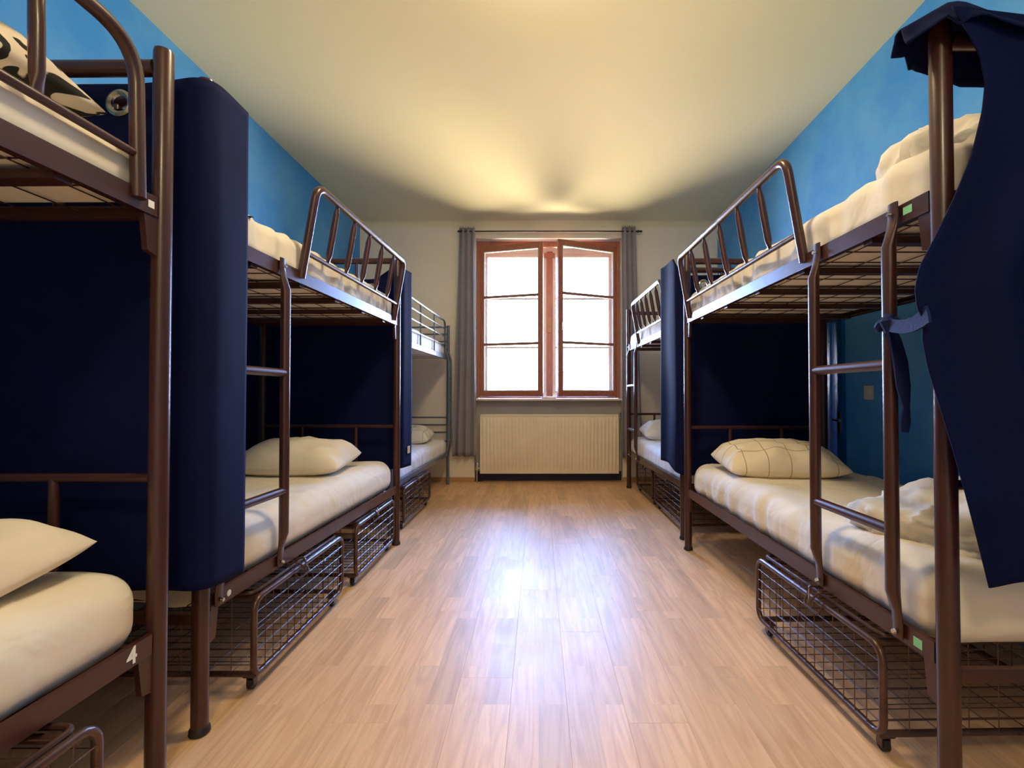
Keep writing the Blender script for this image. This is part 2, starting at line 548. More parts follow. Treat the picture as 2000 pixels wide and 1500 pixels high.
# cornice where ceiling meets window wall
bm = bmesh.new()
n = 8
pr = [(YB - 0.0005, ZC - 0.075)] + [(YB - 0.075 + 0.075 * math.cos(t * PI / 2 / n), ZC - 0.075 + 0.075 * math.sin(t * PI / 2 / n)) for t in range(n + 1)]
pr = [(YB - 0.07 * (1 - math.cos(PI / 2 * t / n)) - 0.0005, ZC - 0.07 * (1 - math.sin(PI / 2 * t / n)) - 0.0005) for t in range(n + 1)]
A = [bm.verts.new((-2.249, y, z)) for y, z in pr]; B = [bm.verts.new((2.249, y, z)) for y, z in pr]
a0 = bm.verts.new((-2.249, YB - .0005, ZC - .0005)); b0 = bm.verts.new((2.249, YB - .0005, ZC - .0005))
for k in range(n): bm.faces.new((A[k], B[k], B[k + 1], A[k + 1]))
bm.faces.new([a0] + A); bm.faces.new([b0] + B[::-1])
obj('trim_1', bm, M['ceiling'], kind='structure')

# sill
bm = bmesh.new(); box(bm, OX0 - 0.012, OX1 + 0.012, YB - 0.035, YB + 0.30, 1.012, 1.036, 0.004)
obj('trim_2', bm, M['sill'], smooth=False, kind='structure')

# ---------------------------------------------------------------- window
win = empty('window_1', (0.125, YB + 0.20, 1.04)); win['kind'] = 'structure'
def wpart(name, bm, m, parent=None, smooth=False):
    """world-space mesh parented to something with a plain transform"""
    o = obj(name, bm, m, smooth=smooth)
    p = parent or win
    o.parent = p
    mw = Matrix.LocRotScale(p.location, p.rotation_euler, None)
    q = p
    while q.parent:
        q = q.parent
        mw = Matrix.LocRotScale(q.location, q.rotation_euler, None) @ mw
    o.matrix_parent_inverse = mw.inverted()
    return o
# inner frame round the opening (hinge side) and outer frame
FY0, FY1 = YB + 0.13, YB + 0.19
bm = bmesh.new()
fw = 0.045
box(bm, OX0 + .002, OX0 + fw, FY0, FY1, 1.04, OZ1 - .006, 0.004)
box(bm, OX1 - fw, OX1 - .002, FY0, FY1, 1.04, OZ1 - .006, 0.004)
box(bm, OX0 + fw, OX1 - fw, FY0, FY1, OZ1 - 0.075, OZ1 - .006, 0.004)
box(bm, OX0 + fw, OX1 - fw, FY0, FY1, 1.038, 1.06, 0.004)
wpart('inner_frame', bm, M['win_wood'])
bm = bmesh.new()
box(bm, OX0 + .002, OX0 + .006 + 0.004, FY1, YO - .13, 1.04, OZ1 - .006)
box(bm, OX1 - .010, OX1 - .002, FY1, YO - .13, 1.04, OZ1 - .006)
wpart('side_lining', bm, M['win_white'])
OY0, OY1 = YB + 0.34, YB + 0.39
bm = bmesh.new()
box(bm, OX0 + .01, OX0 + 0.075, OY0, OY1, 1.04, OZ1 - .01, 0.004)
box(bm, OX1 - 0.075, OX1 - .01, OY0, OY1, 1.04, OZ1 - .01, 0.004)
box(bm, OX0 + .07, OX1 - .07, OY0, OY1, OZ1 - 0.10, OZ1 - .01, 0.004)
box(bm, OX0 + .07, OX1 - .07, OY0, OY1, 1.04, 1.10, 0.004)
wpart('outer_frame', bm, M['win_white'])
bm = bmesh.new(); box(bm, 0.105, 0.185, OY0 - .03, OY1 + .005, 1.06, OZ1 - .08, 0.006)
box(bm, 0.075, 0.215, OY0 - .035, OY0 - .005, OZ1 - .16, OZ1 - .10, 0.006)
wpart('center_mullion', bm, M['win_wood'])
bm = bmesh.new(); box(bm, 0.12, 0.17, OY0 - .045, OY0 - .031, 1.9, 2.1, 0.005); box(bm, 0.135, 0.155, OY0 - .085, OY0 - .04, 1.98, 2.02, 0.004)
wpart('espagnolette', bm, M['win_ochre'])
# outer sashes, closed
for x0, x1 in ((OX0 + 0.075, 0.105), (0.185, OX1 - 0.075)):
    s = empty('outer_sash', ((x0 + x1) / 2, OY0 + .02, 1.1)); s.parent = win; s.matrix_parent_inverse = Matrix.Translation(win.location).inverted()
    bm = bmesh.new()
    t = 0.045
    box(bm, x0, x0 + t, OY0 + .005, OY1 - .005, 1.10, OZ1 - .10, 0.004)
    box(bm, x1 - t, x1, OY0 + .005, OY1 - .005, 1.10, OZ1 - .10, 0.004)
    box(bm, x0 + t, x1 - t, OY0 + .005, OY1 - .005, 1.10, 1.14, 0.004)
    box(bm, x0 + t, x1 - t, OY0 + .005, OY1 - .005, OZ1 - .15, OZ1 - .10, 0.004)
    for z in (1.71, 2.36): box(bm, x0 + t, x1 - t, OY0 + .01, OY1 - .01, z - .014, z + .014, 0.003)
    me = bm
    o = obj('sash_frame', bm, M['win_white'], smooth=False); o.parent = s; o.matrix_parent_inverse = Matrix.Translation((-s.location.x, -s.location.y, -s.location.z))
    for z0, z1 in ((1.14, 1.695), (1.725, 2.345), (2.375, OZ1 - .15)):
        bm = bmesh.new(); box(bm, x0 + t, x1 - t, OY0 + .022, OY0 + .026, z0, z1)
        o = obj('pane', bm, M['glass'], smooth=False); o.parent = s; o.matrix_parent_inverse = Matrix.Translation((-s.location.x, -s.location.y, -s.location.z))
# inner casements, opened into the room
def casement(hx, hy, sgn, ang):
    W_, Z0, Z1 = 0.845, 1.062, 2.985
    s = empty('casement', (hx, hy, Z0))
    s.parent = win; s.matrix_parent_inverse = Matrix.Translation(win.location).inverted()
    s.rotation_euler = (0, 0, ang)
    t, d = 0.058, 0.040
    H_ = Z1 - Z0
    bm = bmesh.new()
    def b_(a, b, c, e, y0=-d / 2, y1=d / 2, bev=0.005): box(bm, sgn * a, sgn * b, y0, y1, c, e, bev)
    b_(0, t, 0, H_); b_(W_ - t, W_, 0, H_)
    b_(t, W_ - t, 0, t + .012); b_(t, W_ - t, H_ - t - .01, H_)
    o = obj('casement_frame', bm, M['win_wood'], s, smooth=False)
    bm = bmesh.new()
    zs = [t + .012, 1.725 - Z0, 2.33 - Z0, H_ - t - .01]
    for z in zs[1:3]: b_(t, W_ - t, z - .017, z + .017, -d / 2 + .006, d / 2 - .006, .003)
    o = obj('glazing_bar', bm, M['win_bar'], s, smooth=False)
    bm = bmesh.new()
    for (a, b, c, e) in ((t, t + .012, zs[0], zs[3]), (W_ - t - .012, W_ - t, zs[0], zs[3]), (t + .012, W_ - t - .012, zs[0], zs[0] + .012), (t + .012, W_ - t - .012, zs[3] - .012, zs[3])):
        b_(a, b, c, e, -d / 2 + .008, d / 2 - .008, .002)
    obj('glazing_bead', bm, M['win_white'], s, smooth=False)
    for k in range(3):
        bm = bmesh.new(); box(bm, sgn * (t + .001), sgn * (W_ - t - .001), -.002, .002, zs[k] + (.0175 if k else .001), zs[k + 1] - (.0175 if k < 2 else .001))
        obj('pane', bm, M['glass'], s, smooth=False)
    for z in (0.25, H_ - .3):
        bm = bmesh.new(); tube(bm, [(0, -d / 2 - .006, z), (0, -d / 2 - .006, z + .10)], .008, 8)
        obj('hinge', bm, M['win_ochre'], s)
    if sgn < 0:
        bm = bmesh.new(); tube(bm, smooth_path([(-W_ + .03, -d / 2, .90), (-W_ + .03, -d / 2 - .045, .90), (-W_ + .03, -d / 2 - .045, .80)], .015), .008, 8)
        obj('handle', bm, M['steel'], s)
    return s
casement(-0.757, YB + .155, 1, -math.radians(15.6))
casement(1.010, YB + .155, -1, math.radians(23.2))

# something soft-white lying at the gap on the sill
bm = rbox(0.20, 0.07, 0.028, 0.013, 0.02)
for v in bm.verts: v.co += Vector((0, 0, 0.006 * noise.noise(v.co * 30)))
o = obj('folded_cloth', bm, M['white_sheet'], loc=(0.125, YB + 0.045, 1.0505))
tag(o, 'small folded white cloth lying on the window sill below the gap between the casements', 'cloth')

# bar outside the window
bm = bmesh.new()
tube(bm, [(OX0 - .0, 6.62, 1.40), (OX1 + .0, 6.62, 1.40)], 0.008, 8)
for xx in (OX0 + .01, OX1 - .01): tube(bm, [(xx, 6.455, 1.40), (xx, 6.62, 1.40)], 0.008, 8)
o = obj('window_guard_bar', bm, M['rod'])
tag(o, 'thin horizontal metal bar fixed across the outside of the window', 'bar')

# ---------------------------------------------------------------- ceiling lamps
def ceiling_lamp(x, y, label):
    t = empty('ceiling_lamp', (x, y, ZC))
    tag(t, label, 'lamp')
    bm = bmesh.new()
    R, n, k = 0.20, 36, 9
    rings = []
    for i in range(k):
        a = PI / 2 * i / (k - 1)
        rings.append([bm.verts.new((R * math.cos(a) * math.cos(2 * PI * j / n), R * math.cos(a) * math.sin(2 * PI * j / n), -0.03 - 0.11 * math.sin(a))) for j in range(n)] if i < k - 1 else [bm.verts.new((0, 0, -0.14))])
    for i in range(k - 2):
        for j in range(n): bm.faces.new((rings[i][j], rings[i + 1][j], rings[i + 1][(j + 1) % n], rings[i][(j + 1) % n]))
    for j in range(n): bm.faces.new((rings[k - 2][j], rings[k - 1][0], rings[k - 2][(j + 1) % n]))
    bmesh.ops.recalc_face_normals(bm, faces=bm.faces)
    obj('lamp_shade', bm, M['lamp'], t)
    bm = bmesh.new(); bmesh.ops.create_cone(bm, cap_ends=True, segments=40, radius1=0.215, radius2=0.215, depth=0.03)
    obj('lamp_base', bm, M['lamp_base'], t, loc=(0, 0, -0.0155))
ceiling_lamp(0.0, 1.93, 'round opal glass ceiling lamp glowing warm over the aisle')
ceiling_lamp(0.0, -0.9, 'second round opal ceiling lamp nearer the entrance wall')

# ---------------------------------------------------------------- radiator
rad = empty('radiator', (0.133, YB - 0.05, 0.0))
tag(rad, 'cream ribbed panel radiator in the niche under the window', 'radiator')
X0, X1, Z0, Z1 = -0.852, 0.852, 0.115, 0.835
bm = bmesh.new()
nr = 37
prof = []
for i in range(nr):
    u0 = X0 + 0.02 + (X1 - X0 - 0.04) * i / nr
    p = (X1 - X0 - 0.04) / nr
    prof += [(u0, 0.0), (u0 + p * .18, 0.0), (u0 + p * .32, -0.009), (u0 + p * .68, -0.009), (u0 + p * .82, 0.0)]
prof = [(X0, 0.0)] + prof + [(X1 - 0.02, 0), (X1, 0.0)]
zl = [(Z0, 0), (Z0 + .055, 0), (Z0 + .07, 1), (Z1 - .07, 1), (Z1 - .055, 0), (Z1, 0)]
g = [[bm.verts.new((x, -0.045 + d * f, z)) for x, d in prof] for z, f in zl]
for a in range(len(zl) - 1):
    for b in range(len(prof) - 1): bm.faces.new((g[a][b], g[a][b + 1], g[a + 1][b + 1], g[a + 1][b]))
obj('front_panel', bm, M['radiator'], rad)
bm = bmesh.new(); box(bm, X0, X1, 0.045, 0.055, Z0, Z1, .003); obj('rear_panel', bm, M['radiator'], rad, smooth=False)
bm = bmesh.new()
box(bm, X0 - .002, X0 + .006, -.046, .056, Z0, Z1 + .004, .002)
obj('side_cover', bm, M['radiator'], rad, smooth=False)
bm = bmesh.new()
box(bm, X1 - .006, X1 + .002, -.046, .056, Z0, Z1 + .004, .002)
obj('side_cover', bm, M['radiator'], rad, smooth=False)
bm = bmesh.new()
box(bm, X0, X1, -.052, -.040, Z1 - .012, Z1 + .006, .003); box(bm, X0, X1, .045, .056, Z1 - .006, Z1 + .006, .002)
for i in range(60):
    xx = X0 + .02 + (X1 - X0 - .04) * i / 59
    box(bm, xx - .003, xx + .003, -.042, .046, Z1 - .002, Z1 + .004)
obj('top_grille', bm, M['radiator'], rad, smooth=False)
bm = bmesh.new(); tube(bm, [(X1, 0, Z1 - .04), (X1 + .03, 0, Z1 - .04)], .013, 10); tube(bm, [(X1 + .025, 0, Z1 - .06), (X1 + .025, 0, Z1 + .03)], .016, 10)
obj('valve', bm, M['steel'], rad)
bm = bmesh.new(); tube(bm, smooth_path([(X0, 0, Z0 + .06), (X0 - .045, 0, Z0 + .06), (X0 - .045, 0, 0.0)], .02), .011, 10)
box(bm, X0 - .062, X0 - .028, -.018, .018, Z0 + .035, Z0 + .13, .006)
obj('pipe', bm, M['steel'], rad)

# ---------------------------------------------------------------- grey window drapes and rod
rod = empty('curtain_rod', (0.14, YB - 0.09, 3.11))
tag(rod, 'thin dark curtain rod with small finials above the window', 'curtain rod')
bm = bmesh.new(); tube(bm, [(-1.07, 0, 0), (1.08, 0, 0)], .009, 10); obj('rod_tube', bm, M['rod'], rod)
for sx in (-1, 1):
    bm = bmesh.new()
    X = sx * 1.075
    tube(bm, [(X, 0, 0), (X + sx * .02, 0, 0), (X + sx * .035, 0, 0), (X + sx * .05, 0, 0), (X + sx * .075, 0, 0)], [.012, .018, .009, .016, .004], 10)
    obj('finial', bm, M['rod'], rod)
    bm = bmesh.new(); xb = sx * 0.99; tube(bm, [(xb, 0, 0), (xb, .088, 0)], .008, 8); tube(bm, [(xb, .080, 0), (xb, .0895, 0)], .025, 12)
    obj('bracket', bm, M['rod'], rod)

def drape(xa_t, xb_t, xa_b, xb_b, ztop, zbot, label, seed, folds=3):
    t = empty('window_curtain', ((xa_t + xb_t) / 2, YB - .09, ztop)); tag(t, label, 'curtain')
    bm = bmesh.new()
    nu, nv = 90, 44
    g = []
    for j in range(nv + 1):
        v = j / nv
        z = ztop + (zbot - ztop) * v
        xa = xa_t + (xa_b - xa_t) * v ** 1.1; xb = xb_t + (xb_b - xb_t) * v ** 1.1
        rowv = []
        for i in range(nu + 1):
            u = i / nu
            ph = folds * 2 * PI * u + 0.9 * noise.noise(Vector((u * 2, v * 1.5, seed))) * v
            amp = 0.040 + .010 * v
            yy = YB - .09 + amp * math.sin(ph) * (1 if v > .02 else .9) - 0.01 * v
            xx = xa + (xb - xa) * u + 0.010 * math.sin(2 * ph) * (1 - .3 * v)
            zz = z + (0.012 * noise.noise(Vector((u * 4, 0, seed))) if j == nv else 0)
            rowv.append(bm.verts.new((xx, yy, zz)))
        g.append(rowv)
    for j in range(nv):
        for i in range(nu): bm.faces.new((g[j][i], g[j][i + 1], g[j + 1][i + 1], g[j + 1][i]))
    for v in bm.verts: v.co -= t.location
    o = obj('cloth', bm, M['drape'], t)
    md = o.modifiers.new('thickness', 'SOLIDIFY'); md.thickness = .003
    for k in range(folds * 2):
        u = (k + 0.5) / (folds * 2)
        xx = xa_t + (xb_t - xa_t) * u - t.location.x
        bm = bmesh.new()
        rr = [(0, .019 * math.cos(a * PI / 8), .019 * math.sin(a * PI / 8)) for a in range(16)]
        tube(bm, rr, .003, 6, closed=True)
        obj('eyelet', bm, M['grommet'], t, loc=(xx, 0, 0.03 - .03))
    return t
drape(-0.985, -0.79, -1.055, -0.76, 3.155, 0.33, 'grey eyelet curtain hanging at the left side of the window', 1.3)
drape(1.03, 1.20, 1.03, 1.27, 3.165, 0.31, 'grey eyelet curtain hanging at the right side of the window', 7.7)

# ---------------------------------------------------------------- bunk beds
RZ_UP, RZ_LO = 1.65, 0.435
def tube_obj(name, pts, r, parent, m, n=12, loc=None):
    bm = bmesh.new(); tube(bm, pts, r, n); return obj(name, bm, m, parent, loc=loc)

def rail_angle(bm, s, y0, y1, ztop, x=0.0, h=0.056, w=0.036, t=0.004):
    """L section: vertical face on the outer side, flange at the bottom towards the bed; s = direction towards the wall"""
    box(bm, x, x + s * t, y0, y1, ztop - h, ztop, 0.001)
    box(bm, x + s * t, x + s * w, y0, y1, ztop - h + .006, ztop - h + .010)
    box(bm, x + s * t, x + s * (t + .010), y0, y1, ztop - .003, ztop)

def bunk(name, px, py, qx, qy, s, W, label, ladder=None, guard=None, guard_bars=5, tops=(2.10, 2.10), lean_by=.065, bend=.065):
    """near aisle post (px,py), far aisle post (qx,qy), s=-1 wall on the left; ladder/guard = y ranges from the near post"""
    L = math.hypot(qx - px, qy - py)
    rz = -math.atan2(qx - px, qy - py)
    t = empty(name, (px, py, 0), rz)
    tag(t, label, 'bunk bed', 'brown tubular steel bunk beds')
    m = M['brown']
    PR = 0.025
    for yy, ztop in ((0, tops[0]), (L, tops[1])):
        for xx in (0, s * W):
            bm = bmesh.new()
            tube(bm, [(xx, yy, .022), (xx, yy, ztop - .012), (xx, yy, ztop - .003), (xx, yy, ztop)], [PR, PR, PR * .93, PR * .7], 20)
            po_ = obj('post', bm, m, t)
            bm = bmesh.new(); tube(bm, [(xx, yy, 0), (xx, yy, .006), (xx, yy, .020), (xx, yy, .028)], [.024, .031, .029, .024], 18)
            obj('foot_cap', bm, M['rubber'], po_)
    for zt in (RZ_UP, RZ_LO):
        for xx, ss in ((-s * 0.012, s), (s * (W + 0.012), -s)):
            bm = bmesh.new(); rail_angle(bm, ss, PR + .004, L - PR - .004, zt, xx)
            o = obj('side_rail', bm, m, t, smooth=False)
        for yy in (0.0, L):
            bm = bmesh.new(); box(bm, s * PR, s * (W - PR), yy - .010, yy + .010, zt - (.052 if zt > 1 else .085), zt - (.014 if zt > 1 else .05), .004)
            obj('end_rail', bm, m, t, smooth=False)
        # gusset plates under the side rails
        for yy, d in ((PR - .004, 1), (L - PR + .004, -1)):
            bm = bmesh.new()
            A = [( -s * .008, yy, zt - .057), (-s * .008, yy + d * .048, zt - .057), (-s * .008, yy + d * .036, zt - .155), (-s * .008, yy, zt - .165)]
            a = [bm.verts.new(p) for p in A]; b = [bm.verts.new((p[0] + s * .016, p[1], p[2])) for p in A]
            bm.faces.new(a); bm.faces.new(b[::-1])
            for k in range(4): bm.faces.new((a[k], b[k], b[(k + 1) % 4], a[(k + 1) % 4]))
            bmesh.ops.recalc_face_normals(bm, faces=bm.faces)
            obj('gusset_plate', bm, m, t, smooth=False)
        # cross bars and wire mesh under the mattress
        for k in range(5):
            yy = L * (k + .75) / 5.5
            bm = bmesh.new(); box(bm, s * .004, s * (W - .004), yy - .021, yy + .021, zt - .066, zt - .044, .002)
            obj('cross_bar', bm, m, t, smooth=False)
        bm = bmesh.new()
        y = 0.06
        while y < L - .04:
            wire(bm, (s * .006, y, zt - .036), (s * (W - .006), y, zt - .036), .0022); y += .135
        x = 0.07
        while x < W - .03:
            wire(bm, (s * x, .03, zt - .040), (s * x, L - .03, zt - .040), .0022); x += .14
        o = obj('wire_mesh', bm, M['wire'], t); o['kind'] = 'stuff'
    # end frames
    for yy in (0.0, L):
        for zt, z0 in ((tops[0] - .062, RZ_UP - .02), (0.86, RZ_LO - .02)):
            bm = bmesh.new(); tube(bm, [(s * (PR - .003), yy, zt), (s * (W - PR + .003), yy, zt)], .022 if zt > 1 else .013, 14)
            h = obj('end_bar', bm, m, t)
            for xx in (.30, W - .30):
                bm = bmesh.new(); tube(bm, [(s * xx, yy, z0), (s * xx, yy, zt)], .013, 12)
                obj('end_upright', bm, m, t)
    if ladder:
        lad = empty('ladder', (0, 0, 0)); lad.parent = t
        X = -s * .034
        for yy in ladder:
            bm = bmesh.new()
            zs = [RZ_LO - .045, RZ_LO - .01, RZ_LO + .03, RZ_LO + .09, 1.0, RZ_UP - .12, RZ_UP - .06, RZ_UP - .03, RZ_UP + .012]
            fl = [(.3, 1.0), (.3, 1.1), (.35, 1.1), (1, 1), (1, 1), (1, 1), (.35, 1.1), (.3, 1.1), (.3, 1.0)]
            xo = [.014, .014, .010, 0, 0, 0, .010, .014, .014]
            # a is across y, b across x: see tube()
            tube(bm, [(X + s * q, yy, z) for z, q in zip(zs, xo)], .019, 14, flat=fl)
            r_ = obj('ladder_rail', bm, m, lad)
            for z in (RZ_LO - .028, RZ_UP - .022):
                bm = bmesh.new(); tube(bm, [(X + s * .004, yy, z), (X - s * .003, yy, z)], [.008, .006], 10)
                obj('bolt', bm, M['steel'], lad)
        for z in (.70, 1.185):
            bm = bmesh.new(); tube(bm, [(X, ladder[0] + .010, z), (X, ladder[1] - .010, z)], .0165, 14)
            obj('rung', bm, m, lad)
    if guard:
        g = empty('guard_rail', (0, 0, 0)); g.parent = t
        y0, y1 = guard
        lean = -s * lean_by
        xb = -s * .016
        def P(y, z): return (xb + lean * (z - RZ_UP) / .38, y, z)
        bm = bmesh.new()
        pts = smooth_path([P(y0, RZ_UP - .03), P(y0, RZ_UP + .385), P(y1, RZ_UP + .385), P(y1, RZ_UP - .03)], bend, 9)
        tube(bm, pts, .018, 14)
        obj('guard_hoop', bm, m, g)
        bm = bmesh.new(); tube(bm, [P(y0, RZ_UP + .085), P(y1, RZ_UP + .085)], .011, 10)
        obj('guard_bar', bm, m, g)
        for k in range(guard_bars):
            yy = y0 + (y1 - y0) * (k + 1) / (guard_bars + 1)
            zz = [RZ_UP + .085, RZ_UP + .105, RZ_UP + .13, RZ_UP + .24, RZ_UP + .33, RZ_UP + .36, RZ_UP + .385]
            fl = [(.45, .9), (.55, .9), (1.1, .8), (1.15, .8), (1.1, .8), (.55, .9), (.45, .9)]
            bm = bmesh.new(); tube(bm, [P(yy, z) for z in zz], .0145, 12, flat=fl)
            obj('guard_baluster', bm, m, g)
    return t, L, rz

def place(o, bed, x, y, z, rz=0.0):
    """put a top-level object at local bed coordinates"""
    a = bed.rotation_euler[2]
    o.location = bed.location + Vector((x * math.cos(a) - y * math.sin(a), x * math.sin(a) + y * math.cos(a), z))
    o.rotation_euler = (0, 0, a + rz)

WL, WR = 1.0, 0.965
bed1, L1, _ = bunk('bunk_bed', -1.10, -0.66, -1.081, 1.344, -1, WL, 'brown steel bunk bed nearest on the left, its side rail painted with a white 4', None, (.41, 1.905), 5, (2.10, 2.09), -.01, .115)
bed2, L2, _ = bunk('bunk_bed', -1.097, 1.541, -1.037, 3.444, -1, WL, 'brown steel bunk bed in the middle of the left row with ladder and guard rail', (.055, .41), (.57, 1.80), 5, (2.135, 2.08))
bedA, LA, _ = bunk('bunk_bed', 1.069, 1.24, 1.053, 3.33, 1, WR, 'brown steel bunk bed nearest on the right, with ladder and green stickers on its rails', (.145, .52), (.62, 2.0), 5, (2.10, 2.09))
bedB, LB, _ = bunk('bunk_bed', 1.094, 3.57, 1.052, 5.50, 1, WR, 'brown steel bunk bed far right beside the window, ladder at its window end', (1.43, 1.80), (.30, 1.36), 5, (2.10, 2.08))

# stickers and the painted 4
def flat_patch(name, bed, s, y, z, w, h, m, rnd=False, x=None):
    bm = bmesh.new()
    X = -s * .0124 if x is None else x
    if rnd:
        tube(bm, [(X + s * .0002, y, z), (X - s * .0006, y, z)], w / 2, 18)
    else:
        box(bm, X + s * .0002, X - s * .0006, y - w / 2, y + w / 2, z - h / 2, z + h / 2)
    o = obj(name, bm, m, bed, smooth=False)
    return o
flat_patch('sticker', bedA, 1, .10, 1.626, .032, .022, M['sticker_green'])['label'] = 'small pale green sticker'
flat_patch('sticker', bedA, 1, .083, .405, .030, .026, M['sticker_green'])['label'] = 'small pale green sticker'
flat_patch('sticker', bed1, -1, L1 - .052, 1.622, .020, .020, M['sticker_white'])['label'] = 'small white square sticker'
flat_patch('sticker', bed2, -1, .115, .404, .022, .022, M['sticker_white'], True)['label'] = 'round white sticker'
cu = bpy.data.curves.new('painted_number', 'FONT'); cu.body = '4'; cu.size = 0.062; cu.extrude = 0.0004; cu.offset = 0.0012
cu.align_x = 'CENTER'; cu.align_y = 'CENTER'
tmp = bpy.data.objects.new('tmp', cu); C.objects.link(tmp)
bpy.context.view_layer.update()
me = bpy.data.meshes.new_from_object(tmp.evaluated_get(bpy.context.evaluated_depsgraph_get()))
bpy.data.objects.remove(tmp)
me.materials.clear(); me.materials.append(M['sticker_white'])
o = link('painted_number', me, bed1); o.location = (.0126, L1 - .094, .407); o.rotation_euler = (PI / 2, 0, PI / 2)
o['label'] = 'white painted figure 4'

# ---------------------------------------------------------------- mattresses
def mattress(bed, L, W, s, zt, th, m, label, seed, amp=.008, y0=.035, y1=None, xin=0.006, pucker=0.0, rr=.055, droop=0.0):
    y1 = L - .035 if y1 is None else y1
    wx = W - 2 * xin
    bm = rbox(wx, y1 - y0, th, min(rr, th * .44), .024)
    for v in bm.verts:
        p = v.co.copy()
        q = Vector((p.x * 2.2, p.y * 1.7, p.z * 2)) + Vector((seed, seed * 2, 0))
        d = amp * noise.noise(q) + amp * .55 * noise.noise(q * 2.7)
        edge = min(1, max(0, (abs(p.x) / (wx / 2) - .72) / .28))
        # puckers running down the long sides
        pk = (ridge(Vector((seed, p.y * 9.0 + 2.0 * noise.noise(Vector((p.y * 3, seed, 0))), p.z * 3))) - .5)
        wr = ridge(Vector((p.x * 1.6 + seed, p.y * 4.5 + 1.6 * noise.noise(Vector((p.x * 2.5, p.y * 1.2, seed))), seed * .7)))
        d += .006 * max(0, wr - .55) * 2
        top = p.z > 0
        if p.z > -th * .45:
            v.co.z += d * (1 if top else .3) - (0.012 * edge ** 2 if top else 0)
            v.co.x += math.copysign(1, p.x) * pucker * pk * edge
            if top: v.co.z += pucker * .6 * pk * edge
        if droop and p.z < 0:
            k_ = max(0, min(1, (-p.y - (y1 - y0) / 2 + .12) / .08))
            v.co.z -= droop * k_ * (-p.z / (th / 2)) * (1 + .25 * math.sin(p.x * 23))
    bm2 = bm
    o = obj('mattress', bm2, m, soft=True)
    place(o, bed, s * W / 2, (y0 + y1) / 2, zt - .033 + th / 2)
    tag(o, label, 'mattress', 'sheeted mattresses of the bunk beds')
    return o
mattress(bed1, L1, WL, -1, RZ_LO, .225, M['sheet'], 'cream sheeted lower mattress of the bunk marked 4, nearest left', 1.1, .012, y1=L1 - .022, rr=.078)
mattress(bed1, L1, WL, -1, RZ_UP, .160, M['sheet'], 'cream sheeted upper mattress nearest left, under the leaf print pillow', 2.1, .008)
mattress(bed2, L2, WL, -1, RZ_LO, .215, M['sheet'], 'pale lower mattress of the middle left bunk, bulging over its brown rail', 3.3, .010, rr=.085, droop=.045)
mattress(bed2, L2, WL, -1, RZ_UP, .185, M['sheet'], 'cream upper mattress of the middle left bunk, creased behind the guard rail', 4.2, .010, pucker=.016)
mattress(bedA, LA, WR, 1, RZ_LO, .210, M['sheet'], 'cream lower mattress nearest right, under a crumpled duvet and a checked pillow', 5.7, .014, pucker=.012, rr=.075)
mattress(bedA, LA, WR, 1, RZ_UP, .190, M['sheet'], 'wrinkled cream upper mattress nearest right, level with the blue wall', 6.4, .012, pucker=.020)
mattress(bedB, LB, WR, 1, RZ_LO, .200, M['white_sheet'], 'white lower mattress of the far right bunk beside the window', 7.4, .010, pucker=.008)
mattress(bedB, LB, WR, 1, RZ_UP, .180, M['white_sheet'], 'pale upper mattress of the far right bunk near the window', 8.8, .008, pucker=.008)

# ---------------------------------------------------------------- pillows
def pillow(w, l, th, m, seed, crease=.019, n=40):
    bm = bmesh.new()
    def pt(u, v, sgn):
        x = u * w / 2 * (1 - .10 * (1 - v * v) * abs(u) ** 3) 
        y = v * l / 2 * (1 - .10 * (1 - u * u) * abs(v) ** 3)
        e = max(0.0, (1 - abs(u) ** 3.0) * (1 - abs(v) ** 3.0))
        k_ = 1 - .085 * (u * u * v * v) ** 1.5
        x *= k_; y *= k_
        hgt = th / 2 * e ** .60
        c = crease * (ridge(Vector((u * 1.6 + seed, v * 2.0, sgn))) - .4) * min(1, e * 3)
        # radiating corner creases
        a = math.atan2(v, u); rad = math.hypot(u, v)
        c += crease * .6 * math.sin(a * 9 + seed) * max(0, rad - .45) * min(1, e * 4)
        if sgn < 0: z = -hgt * .72
        else: z = hgt * 1.28 + c
        return Vector((x, y, z))
    T = [[None] * (n + 1) for _ in range(n + 1)]; B = [[None] * (n + 1) for _ in range(n + 1)]
    for i in range(n + 1):
        for j in range(n + 1):
            u = math.sin((i / n * 2 - 1) * PI / 2) ; v = math.sin((j / n * 2 - 1) * PI / 2)
            T[i][j] = bm.verts.new(pt(u, v, 1))
            B[i][j] = T[i][j] if i in (0, n) or j in (0, n) else bm.verts.new(pt(u, v, -1))
    for i in range(n):
        for j in range(n):
            bm.faces.new((T[i][j], T[i + 1][j], T[i + 1][j + 1], T[i][j + 1]))
            q = (B[i][j], B[i][j + 1], B[i + 1][j + 1], B[i + 1][j])
            bm.faces.new(q)
    return obj('pillow', bm, m)
def put_pillow(bed, x, y, ztop, w, l, th, m, seed, label, rz=0, tilt=(0, 0)):
    o = pillow(w, l, th, m, seed)
    place(o, bed, x, y, ztop + th * .36, rz)
    o.rotation_euler[0] = tilt[0]; o.rotation_euler[1] = tilt[1]
    tag(o, label, 'pillow', 'pillows on the bunk beds')
    return o
put_pillow(bed1, -.385, L1 - .33, .622, .70, .46, .17, M['pillow'], 1.7, 'cream pillow on the lower mattress of the bunk marked 4', .10, (.12, 0))
put_pillow(bed1, -.335, L1 - .40, 1.775, .64, .60, .17, M['leaf'], 4.0, 'pillow printed with black leaves on the nearest left upper bunk', .04)
put_pillow(bed2, -.43, 1.36, .615, .69, .46, .20, M['pillow'], 2.9, 'cream pillow on the lower mattress of the middle left bunk', .06, (.10, 0))
